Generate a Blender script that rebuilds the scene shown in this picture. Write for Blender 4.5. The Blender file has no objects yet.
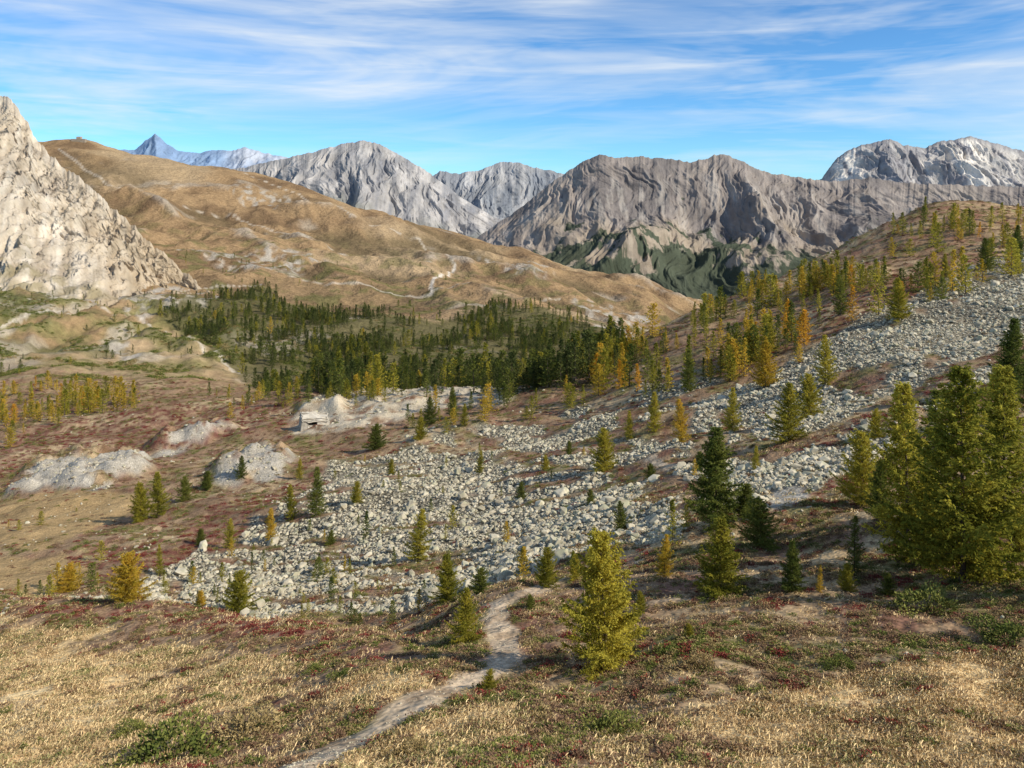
import bpy, bmesh, math, random, time
import numpy as np
from mathutils import Vector, Matrix
T0=time.time()
F=800.0; CX=512.0; HV=200.0
scene=bpy.context.scene
rng=np.random.default_rng(7)

# ------------------------------------------------------------------ noise
_perm=np.random.default_rng(3).permutation(256)
_perm=np.concatenate([_perm,_perm])
_ang=np.random.default_rng(4).random(256)*2*np.pi
_gx=np.cos(_ang); _gy=np.sin(_ang)
def perlin(x,y,seed=0):
    x=np.asarray(x,float)+seed*17.31; y=np.asarray(y,float)+seed*9.77
    x,y=np.broadcast_arrays(x,y)
    xf=np.floor(x); yf=np.floor(y)
    xi=xf.astype(np.int64)&255; yi=yf.astype(np.int64)&255
    fx=x-xf; fy=y-yf
    u=fx*fx*fx*(fx*(fx*6-15)+10); v=fy*fy*fy*(fy*(fy*6-15)+10)
    def g(ix,iy,dx,dy):
        h=_perm[_perm[ix&255]+(iy&255)]
        return _gx[h]*dx+_gy[h]*dy
    a=g(xi,yi,fx,fy); b=g(xi+1,yi,fx-1,fy); c=g(xi,yi+1,fx,fy-1); d=g(xi+1,yi+1,fx-1,fy-1)
    return ((a+(b-a)*u)+((c+(d-c)*u)-(a+(b-a)*u))*v)*1.5
def fbm(x,y,o=4,seed=0,gain=.5):
    r=0;a=1;n=0
    for i in range(o):
        r=r+a*perlin(x*2**i,y*2**i,seed+i*3); n+=a; a*=gain
    return r/n*1.5
def ridged(x,y,o=4,seed=0,gain=.5):
    r=0;a=1;n=0
    for i in range(o):
        r=r+a*(1-np.abs(perlin(x*2**i,y*2**i,seed+i*3))*1.8); n+=a; a*=gain
    return r/n
def sm(a,b,x):
    t=np.clip((x-a)/(b-a),0,1); return t*t*(3-2*t)
def mixc(c,t,w):
    w=np.clip(w,0,1)[...,None]
    return c*(1-w)+np.asarray(t,float)*w

# ------------------------------------------------------------------ materials
def new_mat(name):
    m=bpy.data.materials.new(name); m.use_nodes=True
    nt=m.node_tree; nt.nodes.clear()
    out=nt.nodes.new('ShaderNodeOutputMaterial')
    return m,nt,out
def N(nt,t,**k):
    n=nt.nodes.new(t)
    for a,b in k.items(): setattr(n,a,b)
    return n
def maprange(nt,src,a,b,c,d):
    n=N(nt,'ShaderNodeMapRange'); nt.links.new(src,n.inputs[0])
    for i,v in enumerate((a,b,c,d)): n.inputs[1+i].default_value=v
    return n.outputs[0]
def mathn(nt,op,a,b):
    n=N(nt,'ShaderNodeMath',operation=op)
    for i,s in enumerate((a,b)):
        if isinstance(s,(int,float)): n.inputs[i].default_value=s
        else: nt.links.new(s,n.inputs[i])
    return n.outputs[0]
def scalec(nt,col,f):
    n=N(nt,'ShaderNodeVectorMath',operation='SCALE')
    nt.links.new(col,n.inputs[0])
    if isinstance(f,(int,float)): n.inputs['Scale'].default_value=f
    else: nt.links.new(f,n.inputs['Scale'])
    return n.outputs[0]
def noise(nt,vec,scale,detail=5,rough=.6):
    n=N(nt,'ShaderNodeTexNoise'); nt.links.new(vec,n.inputs['Vector'])
    n.inputs['Scale'].default_value=scale; n.inputs['Detail'].default_value=detail; n.inputs['Roughness'].default_value=rough
    return n.outputs['Fac']

def terrain_material():
    m,nt,out=new_mat('alpine_ground')
    pos=N(nt,'ShaderNodeNewGeometry').outputs['Position']
    col=N(nt,'ShaderNodeAttribute',attribute_name='Col').outputs['Color']
    msk=N(nt,'ShaderNodeAttribute',attribute_name='Msk').outputs['Color']
    sp=N(nt,'ShaderNodeSeparateColor'); nt.links.new(msk,sp.inputs[0])
    R,G,B=sp.outputs[0],sp.outputs[1],sp.outputs[2]
    n1=noise(nt,pos,5,2,.7); n3=noise(nt,pos,.2,5,.68)
    f=mathn(nt,'MULTIPLY',maprange(nt,n1,.3,.7,.62,1.38),maprange(nt,n3,.3,.7,.7,1.3))
    vor=N(nt,'ShaderNodeTexVoronoi',feature='F1'); nt.links.new(pos,vor.inputs['Vector']); vor.inputs['Scale'].default_value=2.4
    sv=N(nt,'ShaderNodeSeparateColor'); nt.links.new(vor.outputs['Color'],sv.inputs[0])
    vf=mathn(nt,'MULTIPLY',maprange(nt,sv.outputs[0],0,1,.55,1.25),maprange(nt,vor.outputs['Distance'],.15,.62,1.05,.3))
    mx=N(nt,'ShaderNodeMix'); nt.links.new(R,mx.inputs[0]); mx.inputs[2].default_value=1; nt.links.new(vf,mx.inputs[3])
    f=mathn(nt,'MULTIPLY',f,mx.outputs[0])
    c=scalec(nt,col,f)
    n4=noise(nt,pos,.035,4,.7)
    h=mathn(nt,'ADD',mathn(nt,'MULTIPLY',n3,1.7),mathn(nt,'MULTIPLY',mathn(nt,'MULTIPLY',n4,G),16.0))
    bp=N(nt,'ShaderNodeBump'); bp.inputs['Strength'].default_value=.7; bp.inputs['Distance'].default_value=.8
    nt.links.new(h,bp.inputs['Height'])
    bs=N(nt,'ShaderNodeBsdfDiffuse'); nt.links.new(c,bs.inputs[0]); nt.links.new(bp.outputs[0],bs.inputs['Normal'])
    nt.links.new(bs.outputs[0],out.inputs[0])
    return m
def mountain_material(name,sc,bump,zs=.45,con=.4):
    m,nt,out=new_mat(name)
    pos=N(nt,'ShaderNodeNewGeometry').outputs['Position']
    col=N(nt,'ShaderNodeAttribute',attribute_name='Col').outputs['Color']
    mp=N(nt,'ShaderNodeMapping'); nt.links.new(pos,mp.inputs[0]); mp.inputs['Scale'].default_value=(1,.35,zs)
    n1=noise(nt,mp.outputs[0],sc,7,.72)
    f=maprange(nt,n1,.3,.7,1-con,1+con)
    c=scalec(nt,col,f)
    bp=N(nt,'ShaderNodeBump'); bp.inputs['Strength'].default_value=1; bp.inputs['Distance'].default_value=bump
    nt.links.new(n1,bp.inputs['Height'])
    bs=N(nt,'ShaderNodeBsdfDiffuse'); nt.links.new(c,bs.inputs[0]); nt.links.new(bp.outputs[0],bs.inputs['Normal'])
    nt.links.new(bs.outputs[0],out.inputs[0])
    return m
def foliage_material(name,c1,c2,trans=.35):
    m,nt,out=new_mat(name)
    oi=N(nt,'ShaderNodeObjectInfo')
    at=N(nt,'ShaderNodeAttribute',attribute_name='Var').outputs['Color']
    sp=N(nt,'ShaderNodeSeparateColor'); nt.links.new(at,sp.inputs[0])
    fac=mathn(nt,'ADD',sp.outputs[0],maprange(nt,oi.outputs['Random'],0,1,-.3,.3))
    mx=N(nt,'ShaderNodeMix',data_type='RGBA'); nt.links.new(fac,mx.inputs[0])
    mx.inputs[6].default_value=(*c1,1); mx.inputs[7].default_value=(*c2,1)
    c=scalec(nt,mx.outputs[2],maprange(nt,sp.outputs[1],0,1,.6,1.4))
    d=N(nt,'ShaderNodeBsdfDiffuse'); nt.links.new(c,d.inputs[0])
    if trans<=0:
        nt.links.new(d.outputs[0],out.inputs[0]); return m
    t=N(nt,'ShaderNodeBsdfTranslucent'); nt.links.new(c,t.inputs[0])
    ms=N(nt,'ShaderNodeMixShader'); ms.inputs[0].default_value=trans
    nt.links.new(d.outputs[0],ms.inputs[1]); nt.links.new(t.outputs[0],ms.inputs[2])
    nt.links.new(ms.outputs[0],out.inputs[0])
    return m
def solid_material(name,c1,c2,sc=2.0,bump=.05,lichen=None):
    m,nt,out=new_mat(name)
    tc=N(nt,'ShaderNodeTexCoord').outputs['Object']
    oi=N(nt,'ShaderNodeObjectInfo')
    n=noise(nt,tc,sc,3,.7)
    fac=mathn(nt,'ADD',maprange(nt,n,.3,.7,0,1),maprange(nt,oi.outputs['Random'],0,1,-.5,.5))
    mx=N(nt,'ShaderNodeMix',data_type='RGBA'); nt.links.new(fac,mx.inputs[0])
    mx.inputs[6].default_value=(*c1,1); mx.inputs[7].default_value=(*c2,1)
    cc=mx.outputs[2]
    if lichen:
        pz=N(nt,'ShaderNodeNewGeometry').outputs['Position']
        n2=noise(nt,pz,1.1,2,.6)
        m2=N(nt,'ShaderNodeMix',data_type='RGBA'); nt.links.new(maprange(nt,n2,.50,.66,0,.7),m2.inputs[0]); nt.links.new(cc,m2.inputs[6]); m2.inputs[7].default_value=(*lichen,1); cc=m2.outputs[2]
    d=N(nt,'ShaderNodeBsdfDiffuse'); nt.links.new(cc,d.inputs[0])
    if bump>0:
        bp=N(nt,'ShaderNodeBump'); bp.inputs['Strength'].default_value=.6; bp.inputs['Distance'].default_value=bump
        nt.links.new(n,bp.inputs['Height']); nt.links.new(bp.outputs[0],d.inputs['Normal'])
    nt.links.new(d.outputs[0],out.inputs[0])
    return m

# ------------------------------------------------------------------ mesh helpers
def add_obj(name,me,coll=None,loc=(0,0,0)):
    o=bpy.data.objects.new(name,me); o.location=loc
    (coll or scene.collection).objects.link(o); return o
def grid_mesh(name,P,col,mat,msk=None,smooth=True):
    ny,nx,_=P.shape
    me=bpy.data.meshes.new(name)
    idx=np.arange(ny*nx).reshape(ny,nx)
    q=np.stack([idx[:-1,:-1],idx[:-1,1:],idx[1:,1:],idx[1:,:-1]],-1).reshape(-1,4)
    me.vertices.add(ny*nx); me.vertices.foreach_set('co',P.reshape(-1).astype(np.float32))
    me.loops.add(q.size); me.loops.foreach_set('vertex_index',q.reshape(-1).astype(np.int32))
    me.polygons.add(len(q)); me.polygons.foreach_set('loop_start',(np.arange(len(q))*4).astype(np.int32))
    me.polygons.foreach_set('use_smooth',np.full(len(q),smooth))
    me.update(calc_edges=True)
    for nm,c in (('Col',col),('Msk',msk)):
        if c is None: continue
        a=me.attributes.new(nm,'FLOAT_COLOR','POINT')
        cc=np.ones((ny*nx,4),np.float32); cc[:,:3]=np.clip(c.reshape(-1,3),0,1); a.data.foreach_set('color',cc.reshape(-1))
    me.materials.append(mat)
    return add_obj(name,me)

# ------------------------------------------------------------------ MAIN TERRAIN (heights from image coordinates: pixel column, pixel row, estimated depth)
cols={
-220:[(830,17),(720,33),(650,46),(600,62),(560,95),(500,138),(450,200),(400,300),(350,440),(300,620),(270,800),(200,1200),(120,1900),(220,2600),(330,3500)],
-100:[(800,19),(705,33),(650,44),(597,60),(560,92),(500,134),(450,193),(400,288),(350,430),(300,610),(270,790),(210,1150),(130,1850),(225,2600),(330,3500)],
0:[(768,22),(700,32),(650,42),(594,56),(600,66),(560,90),(535,104),(500,130),(450,190),(400,280),(350,420),(300,600),(278,720),(225,1100),(150,1850),(230,2600),(330,3500)],
80:[(768,20),(700,30),(650,40),(600,53),(606,63),(565,86),(530,108),(500,128),(450,180),(400,268),(350,430),(300,620),(270,800),(215,1200),(141,1880),(230,2600),(330,3500)],
150:[(768,19),(700,28),(650,38),(606,50),(614,62),(575,80),(550,94),(500,125),(450,172),(410,235),(390,300),(350,440),(300,640),(262,850),(205,1300),(158,1800),(240,2600),(330,3500)],
220:[(768,17.5),(700,26),(650,35),(613,45),(622,57),(590,70),(550,90),(500,118),(450,165),(405,225),(390,290),(350,450),(305,640),(268,850),(212,1400),(168,1800),(250,2600),(330,3500)],
300:[(768,16),(700,24),(650,32),(624,39),(632,52),(600,66),(550,85),(500,112),(450,153),(415,195),(388,240),(402,300),(388,370),(350,470),(312,650),(270,900),(225,1350),(184,1780),(260,2600),(330,3500)],
360:[(768,15.5),(700,22.5),(650,29),(634,35),(642,46),(600,63),(550,80),(500,105),(450,145),(410,190),(388,238),(403,300),(387,372),(350,475),(318,640),(275,900),(238,1300),(201,1740),(275,2500),(330,3500)],
420:[(768,15),(700,21),(660,26),(644,31),(648,40),(600,58),(550,76),(500,100),(450,135),(410,182),(388,232),(405,300),(386,375),(350,480),(325,600),(290,850),(250,1250),(222,1650),(285,2500),(330,3500)],
480:[(768,14.7),(700,20.6),(660,26),(630,30),(605,37),(592,48),(560,66),(530,80),(500,95),(450,128),(410,172),(388,222),(405,295),(386,372),(350,490),(318,640),(285,950),(260,1250),(238,1600),(290,2500),(330,3500)],
540:[(768,14.5),(700,20.4),(650,26.5),(600,35),(580,44),(560,55),(530,70),(500,86),(450,118),(410,158),(384,202),(405,290),(385,370),(350,500),(310,700),(282,1100),(255,1560),(300,2500),(330,3500)],
620:[(768,14),(700,20),(660,25.5),(610,32),(560,45),(500,73),(450,103),(400,143),(370,180),(350,215),(388,300),(380,380),(350,490),(320,750),(297,1150),(276,1500),(310,2500),(330,3500)],
690:[(768,14),(700,19.3),(650,24.5),(600,32),(550,42),(500,59),(450,87),(400,120),(350,172),(312,232),(350,330),(370,500),(345,900),(302,1450),(335,2500),(335,3500)],
770:[(768,14),(700,19),(650,23.5),(600,30),(550,39),(500,53),(450,76),(400,103),(350,145),(300,212),(286,245),(340,360),(360,600),(345,1450),(340,2500),(335,3500)],
850:[(768,14),(700,19),(650,23),(600,29),(550,36),(500,48),(450,66),(400,88),(350,118),(300,165),(243,262),(320,400),(350,700),(340,1450),(340,2500),(335,3500)],
930:[(768,14),(700,18.7),(650,22.5),(600,27.5),(550,34),(500,44),(450,59),(400,79),(350,107),(300,148),(250,208),(205,280),(300,420),(345,700),(335,1450),(340,2500),(335,3500)],
1010:[(768,14),(700,18.5),(650,22),(600,26.5),(550,33),(500,42),(450,54),(400,72),(350,98),(300,135),(250,195),(207,285),(290,420),(340,700),(330,1450),(340,2500),(335,3500)],
1110:[(768,14),(700,18),(600,26),(500,40),(400,68),(300,130),(250,190),(212,285),(290,420),(340,700),(330,1450),(340,2500),(335,3500)],
1240:[(768,14),(650,21),(550,31),(450,50),(350,90),(270,160),(220,285),(290,420),(340,700),(330,1450),(340,2500),(335,3500)],
}
KS=2.6
pts=[]
for u,l in cols.items():
    s=(u-CX)/F
    pts.append((s,math.log(3),-.80)); pts.append((s,math.log(8),-.74))
    for v,y in l: pts.append((s,math.log(y),(HV-v)/F))
pts=np.array(pts)
def rbf_fit(p):
    n=len(p); X=p[:,:2]*np.array([KS,1]); 
    d2=((X[:,None]-X[None])**2).sum(-1)
    K=np.where(d2>0,.5*d2*np.log(d2+1e-12),0)+np.eye(n)*1e-4
    A=np.zeros((n+3,n+3)); A[:n,:n]=K; A[:n,n]=1; A[:n,n+1:]=X; A[n,:n]=1; A[n+1:,:n]=X.T
    b=np.zeros(n+3); b[:n]=p[:,2]
    return X,np.linalg.solve(A,b)
RX,RW=rbf_fit(pts)
def rbf_eval(S,L):
    q=np.stack([S.ravel()*KS,L.ravel()],-1); out=np.empty(len(q))
    for i in range(0,len(q),20000):
        c=q[i:i+20000]; d2=((c[:,None,0]-RX[None,:,0])**2+(c[:,None,1]-RX[None,:,1])**2)
        out[i:i+20000]=(.5*d2*np.log(d2+1e-12))@RW[:-3]+RW[-3]+c@RW[-2:]
    return out.reshape(S.shape)
S0,S1=-.92,.92; L0,L1=math.log(3),math.log(3500)
NS,NL=760,1050
cs=np.linspace(S0,S1,200); cl=np.linspace(L0,L1,420)
CE=rbf_eval(*np.meshgrid(cs,cl))
sg=np.linspace(S0,S1,NS); lg=np.linspace(L0,L1,NL)
tmp=np.stack([np.interp(lg,cl,CE[:,j]) for j in range(len(cs))],1)
E=np.stack([np.interp(sg,cs,tmp[i]) for i in range(NL)],0)
SG,LG=np.meshgrid(sg,lg); YG=np.exp(LG); XG=SG*YG; ZG=E*YG
i10=np.searchsorted(lg,math.log(10))
def ground(u,v):
    j=int(np.clip(round(((u-CX)/F-S0)/(S1-S0)*(NS-1)),0,NS-1)); t=(HV-v)/F
    col=E[i10:,j]; hit=np.nonzero(col>=t)[0]
    i=(hit[0] if len(hit) else int(np.argmax(col[:int(NL*.9)])))+i10
    return XG[i,j],YG[i,j],ZG[i,j]
WA=fbm(SG*14,LG*7,4,seed=21)*.016; WB=fbm(SG*14,LG*7,4,seed=31)*.035
def zone(poly,S=None,L=None,warp=1):
    if S is None: S=SG+WA*warp; L=LG+WB*warp
    P=[]
    for u,v in poly:
        x,y,z=ground(u,v); P.append((x/y,math.log(y)))
    ins=np.zeros(S.shape,bool); n=len(P)
    for k in range(n):
        x1,y1=P[k]; x2,y2=P[(k+1)%n]
        if y1==y2: continue
        c=((y1>L)!=(y2>L))&(S<(x2-x1)*(L-y1)/(y2-y1)+x1)
        ins^=c
    return ins
def blur(m,k=2):
    m=m.astype(float)
    for _ in range(k):
        p=np.pad(m,1,mode='edge')
        m=(p[:-2,1:-1]+p[2:,1:-1]+p[1:-1,:-2]+p[1:-1,2:]+2*p[1:-1,1:-1])/6
    return m
def zsum(polys,k=2,warp=1):
    m=np.zeros(SG.shape,bool)
    for p in polys: m|=zone(p,warp=warp)
    return blur(m,k)
GRAV=[[(5,490),(30,470),(70,456),(125,450),(155,462),(140,478),(100,490),(40,493)],
  [(200,480),(220,458),(262,443),(292,452),(282,470),(240,484)],
  [(135,450),(165,432),(215,425),(245,430),(200,444)]]
PLAT=[(285,425),(320,394),(400,387),(525,387),(510,400),(430,412),(380,428),(300,436)]
LOW=[(-250,270),(60,285),(200,300),(260,360),(240,400),(-250,420)]
gm=zsum(GRAV,2,.7); gmb=np.clip(blur(gm,14),0,1)
pm=zsum([PLAT],20)
bkm=zsum([[(296,402),(345,398),(345,412),(300,414)]],10,0)
lowm=zsum([LOW],30)
ZG=ZG+gmb*(2.0+2.4*fbm(XG/6,YG/6,4,seed=201))+pm*(1.2*ridged(XG/9,YG/14,3,seed=202)-.6)+bkm*2.0
ZG=ZG+lowm*(ridged(XG/75,YG/120,5,seed=203,gain=.55)-.6)*18*sm(330,450,YG)
hillw=sm(600,1000,YG)*(1-sm(1500,1750,YG))
ZG=ZG+hillw*(ridged(XG/330+YG/900,YG/520,5,seed=204,gain=.54)-.62)*46
for k,lam in enumerate([.9,2.2,5,12,30,80,200,500]):
    w=sm(.010,.022,lam/YG)*(1-sm(.25,.5,lam/YG))
    if lam>=80: nn=ridged(XG/lam,YG/lam,2,seed=k)-.66
    else: nn=fbm(XG/lam,YG/lam,2,seed=k)
    ZG=ZG+nn*.045*lam*w
E=ZG/YG
print('terrain',time.time()-T0)
def zat(x,y):
    s=(x/y-S0)/(S1-S0)*(NS-1); l=(np.log(y)-L0)/(L1-L0)*(NL-1)
    i=np.clip(l.astype(int),0,NL-2); j=np.clip(s.astype(int),0,NS-2); a=l-i; b=s-j
    return (ZG[i,j]*(1-a)*(1-b)+ZG[i+1,j]*a*(1-b)+ZG[i,j+1]*(1-a)*b+ZG[i+1,j+1]*a*b)
def trail(pl,w,ed=(.6,1.3)):
    P=[ground(u,v)[:2] for u,v in pl]; d=np.full(SG.shape,1e9)
    ww=w*(1+.6*fbm(XG/(w*3),YG/(w*3),4,seed=77))
    for (x1,y1),(x2,y2) in zip(P[:-1],P[1:]):
        dx,dy=x2-x1,y2-y1; t=np.clip(((XG-x1)*dx+(YG-y1)*dy)/(dx*dx+dy*dy+1e-9),0,1)
        d=np.minimum(d,np.hypot(XG-x1-t*dx,YG-y1-t*dy))
    return 1-sm(ed[0],ed[1],d/ww)
R1=[(140,604),(190,575),(240,545),(300,515),(345,485),(325,465),(400,452),(450,460),(520,466),(600,476),(650,480),(640,500),(690,515),(680,540),(620,545),(560,560),(520,580),(470,590),(430,606),(300,610)]
R2=[(700,402),(760,378),(840,336),(900,302),(960,272),(1030,242),(1120,215),(1150,335),(1000,350),(940,372),(890,394),(840,420),(790,438),(730,446),(700,428)]
R3=[(560,418),(640,385),(700,368),(720,380),(640,430),(580,442)]
R5=[(400,432),(560,425),(720,450),(800,480),(760,520),(700,500),(640,478),(540,462),(400,455)]
R6=[(60,600),(150,570),(240,535),(330,470),(400,445),(340,490),(240,550),(150,604)]
R7=[(760,470),(880,420),(1000,360),(1000,380),(900,440),(800,500)]
def strp(ax,ay,bx,by,sd): return fbm((XG*ax+YG*ay),(XG*bx+YG*by),4,seed=sd)
rub=zsum([R1],2)*sm(-.34,.0,strp(.10,.22,.05,-.028,5)+.10)
rub2=zsum([R2],2)*sm(-.50,-.16,strp(.13,-.03,.03,.045,6)+.10)
rub3=zsum([R3,R5,R6,R7],2)*sm(-.03,.25,strp(.12,.05,-.02,.06,8)+.1)
rub=np.maximum(np.maximum(rub,rub2),rub3)
grav=zsum(GRAV+[[(768,497),(815,489),(808,505),(775,510)]],3,1.2)*sm(-.45,0,fbm(XG/5,YG/5,4,seed=205)+.15)
plat=zsum([PLAT],3)
dry=zsum([[(-220,605),(60,622),(150,640),(240,652),(330,665),(430,672),(440,690),(350,715),(230,765),(180,850),(-220,840)],
  [(560,850),(600,745),(690,712),(760,695),(860,675),(1060,648),(1230,640),(1230,850)],[(300,850),(330,765),(450,705),(520,700),(540,720),(450,770),(440,850)]],3)
dry2=zsum([[(-100,500),(60,495),(120,490),(155,500),(110,525),(40,548),(-100,545)],[(-60,560),(60,556),(105,578),(60,592),(-60,590)]],2)
red=zsum([[(-100,588),(120,596),(250,610),(340,628),(300,645),(180,632),(60,618),(-100,612)],
  [(-60,455),(60,420),(200,405),(290,400),(290,425),(200,450),(150,455),(60,450),(0,480),(-60,480)],
  [(150,540),(250,495),(320,470),(340,482),(250,530),(200,560),(120,590),(60,560)],
  [(760,470),(900,400),(1060,340),(1100,420),(900,480),(800,520)],[(860,668),(1060,636),(1060,655),(880,676)],[(640,655),(780,640),(790,655),(660,672)],[(180,735),(290,700),(300,715),(200,760)],
  [(830,350),(1000,260),(930,260),(800,320)]],3)
pathm=np.maximum.reduce([trail([(250,800),(300,768),(350,743),(400,716),(455,688),(470,682)],.66,(.45,1.35))*.9,
  trail([(455,688),(485,676),(505,662),(507,640),(498,618),(498,603),(525,592),(548,588)],.6,(.45,1.3)),
  trail([(548,588),(600,575),(640,560)],.3,(.2,1.5))*.6,
  trail([(470,428),(500,438),(545,447),(600,452),(650,458),(690,470)],.7),
  trail([(640,605),(700,600),(760,592)],.18,(.2,1.5))*.6])
track=np.maximum.reduce([trail([(455,266),(440,277),(432,286),(431,296)],2.2),trail([(240,160),(300,196),(350,215),(420,240),(455,266)],2.2,(.2,1.5))*.6,
   trail([(60,150),(140,190),(230,215),(330,250),(430,262)],2.4,(.2,1.5))*.55,trail([(120,240),(220,262),(330,285),(431,296),(560,300)],1.8,(.2,1.5))*.55,
   trail([(0,330),(60,312),(140,318),(200,345),(240,375)],1.3,(.3,1.4))*.7,trail([(30,300),(110,300),(190,290),(260,285)],1.4,(.3,1.4))*.6])
nA=fbm(XG/1.6,YG/1.6,4,seed=40); nB=fbm(XG/6,YG/6,4,seed=41); nC=fbm(XG/25,YG/25,4,seed=42); nD=fbm(XG/90,YG/90,5,seed=43); nE=fbm(XG/30,YG/30,5,seed=44); nF=fbm(XG/320,YG/320,5,seed=45)
col=np.ones(SG.shape+(3,))*np.array([.30,.195,.115])
col=mixc(col,(.44,.32,.18),sm(-.15,.45,nC))
col=mixc(col,(.195,.175,.065),sm(.05,.33,nB)*.75)
col=mixc(col,(.19,.07,.055),sm(.12,.4,fbm(XG/4,YG/4,4,seed=50))*.55)
col=mixc(col,(.13,.078,.05),sm(.15,.4,nA)*.6)
col=mixc(col,(.175,.065,.05),red*sm(-.2,.2,nA+.5*nB)*.75)
dg=np.clip(dry*sm(-.32,.06,nB+.6*nC+.12),0,1)
gcol=mixc(mixc(np.ones(SG.shape+(3,))*np.array([.68,.49,.245]),(.46,.295,.14),sm(-.15,.3,nA*.6+nB*.7)),(.78,.60,.33),sm(0,.5,nC))
col=col*(1-dg[...,None])+gcol*dg[...,None]
col=mixc(col,(.42,.285,.135),dry2*.9)
col=mixc(col,(.56,.475,.34),plat*sm(-.5,.0,nB)*.92)
col=mixc(col,(.44,.39,.28),rub*.9)
col=mixc(col,(.47,.42,.335),grav)
pc=mixc(np.ones(SG.shape+(3,))*np.array([.54,.415,.28]),(.40,.29,.185),sm(-.1,.35,nA))
pw_=(pathm*sm(-.8,-.2,nA+.25))[...,None]
col=col*(1-pw_)+pc*pw_
# far country
far=sm(300,420,YG)
fc=np.ones(SG.shape+(3,))*np.array([.335,.22,.115])
fc=mixc(fc,(.20,.128,.07),sm(-.15,.35,nD))
fc=mixc(fc,(.46,.335,.195),sm(.05,.5,nF)*.7)
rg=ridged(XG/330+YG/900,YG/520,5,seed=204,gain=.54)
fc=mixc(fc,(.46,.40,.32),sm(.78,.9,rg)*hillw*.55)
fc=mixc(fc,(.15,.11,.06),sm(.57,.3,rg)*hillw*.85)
fc=mixc(fc,(.14,.135,.05),sm(.05,.3,nE+.3*nD)*.65*(1-sm(900,1500,YG)))
low=zsum([LOW],6)
fc=mixc(fc,(.20,.18,.07),low*sm(-.4,.3,nE)*.85)
fc=mixc(fc,(.11,.115,.045),low*sm(.0,.35,nD)*.7)
fc=mixc(fc,(.43,.36,.26),low*sm(.18,.45,fbm(XG/45,YG/90,5,seed=60))*.85)
forest=[(160,314),(210,296),(260,290),(340,314),(440,322),(500,306),(560,312),(615,336),(630,372),(600,388),(420,394),(300,394),(240,376)]
fz=zsum([forest],4)
fc=mixc(fc,(.10,.095,.04),fz*.85)
grey=zsum([[(570,300),(620,305),(660,325),(640,336),(600,330)],[(100,300),(170,283),(225,296),(200,312),(140,325)],[(0,268),(90,285),(150,292),(120,303),(40,294),(0,288)],[(120,330),(150,340),(140,365),(110,350)],[(480,262),(560,270),(540,280),(490,272)],[(200,262),(290,250),(330,262),(280,275)],[(230,185),(300,200),(280,210),(220,195)]],3)
fc=mixc(fc,(.42,.37,.30),grey*sm(-.05,.4,fbm(XG/14,YG/30,5,seed=206))*.9)
fc=mixc(fc,(.42,.35,.26),sm(.62,.85,ridged(XG/260,YG/200,4,seed=62))*sm(.1,.35,nD)*.6)
fc=mixc(fc,(.62,.54,.43),track)
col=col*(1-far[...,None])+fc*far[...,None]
msk=np.stack([np.clip(rub+grav*.25,0,1),far*sm(400,700,YG),red],-1)
tmat=terrain_material()
P=np.stack([XG,YG,ZG],-1)
P=np.concatenate([P,np.stack([SG[-1:]*60000,np.full((1,NS),60000.),np.full((1,NS),ZG[-1].min())],-1)],0)
col=np.concatenate([col,col[-1:]],0); msk2=np.concatenate([msk,msk[-1:]],0)
grid_mesh('ground',P,col,tmat,msk2)
print('terrain mesh',time.time()-T0)

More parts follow.
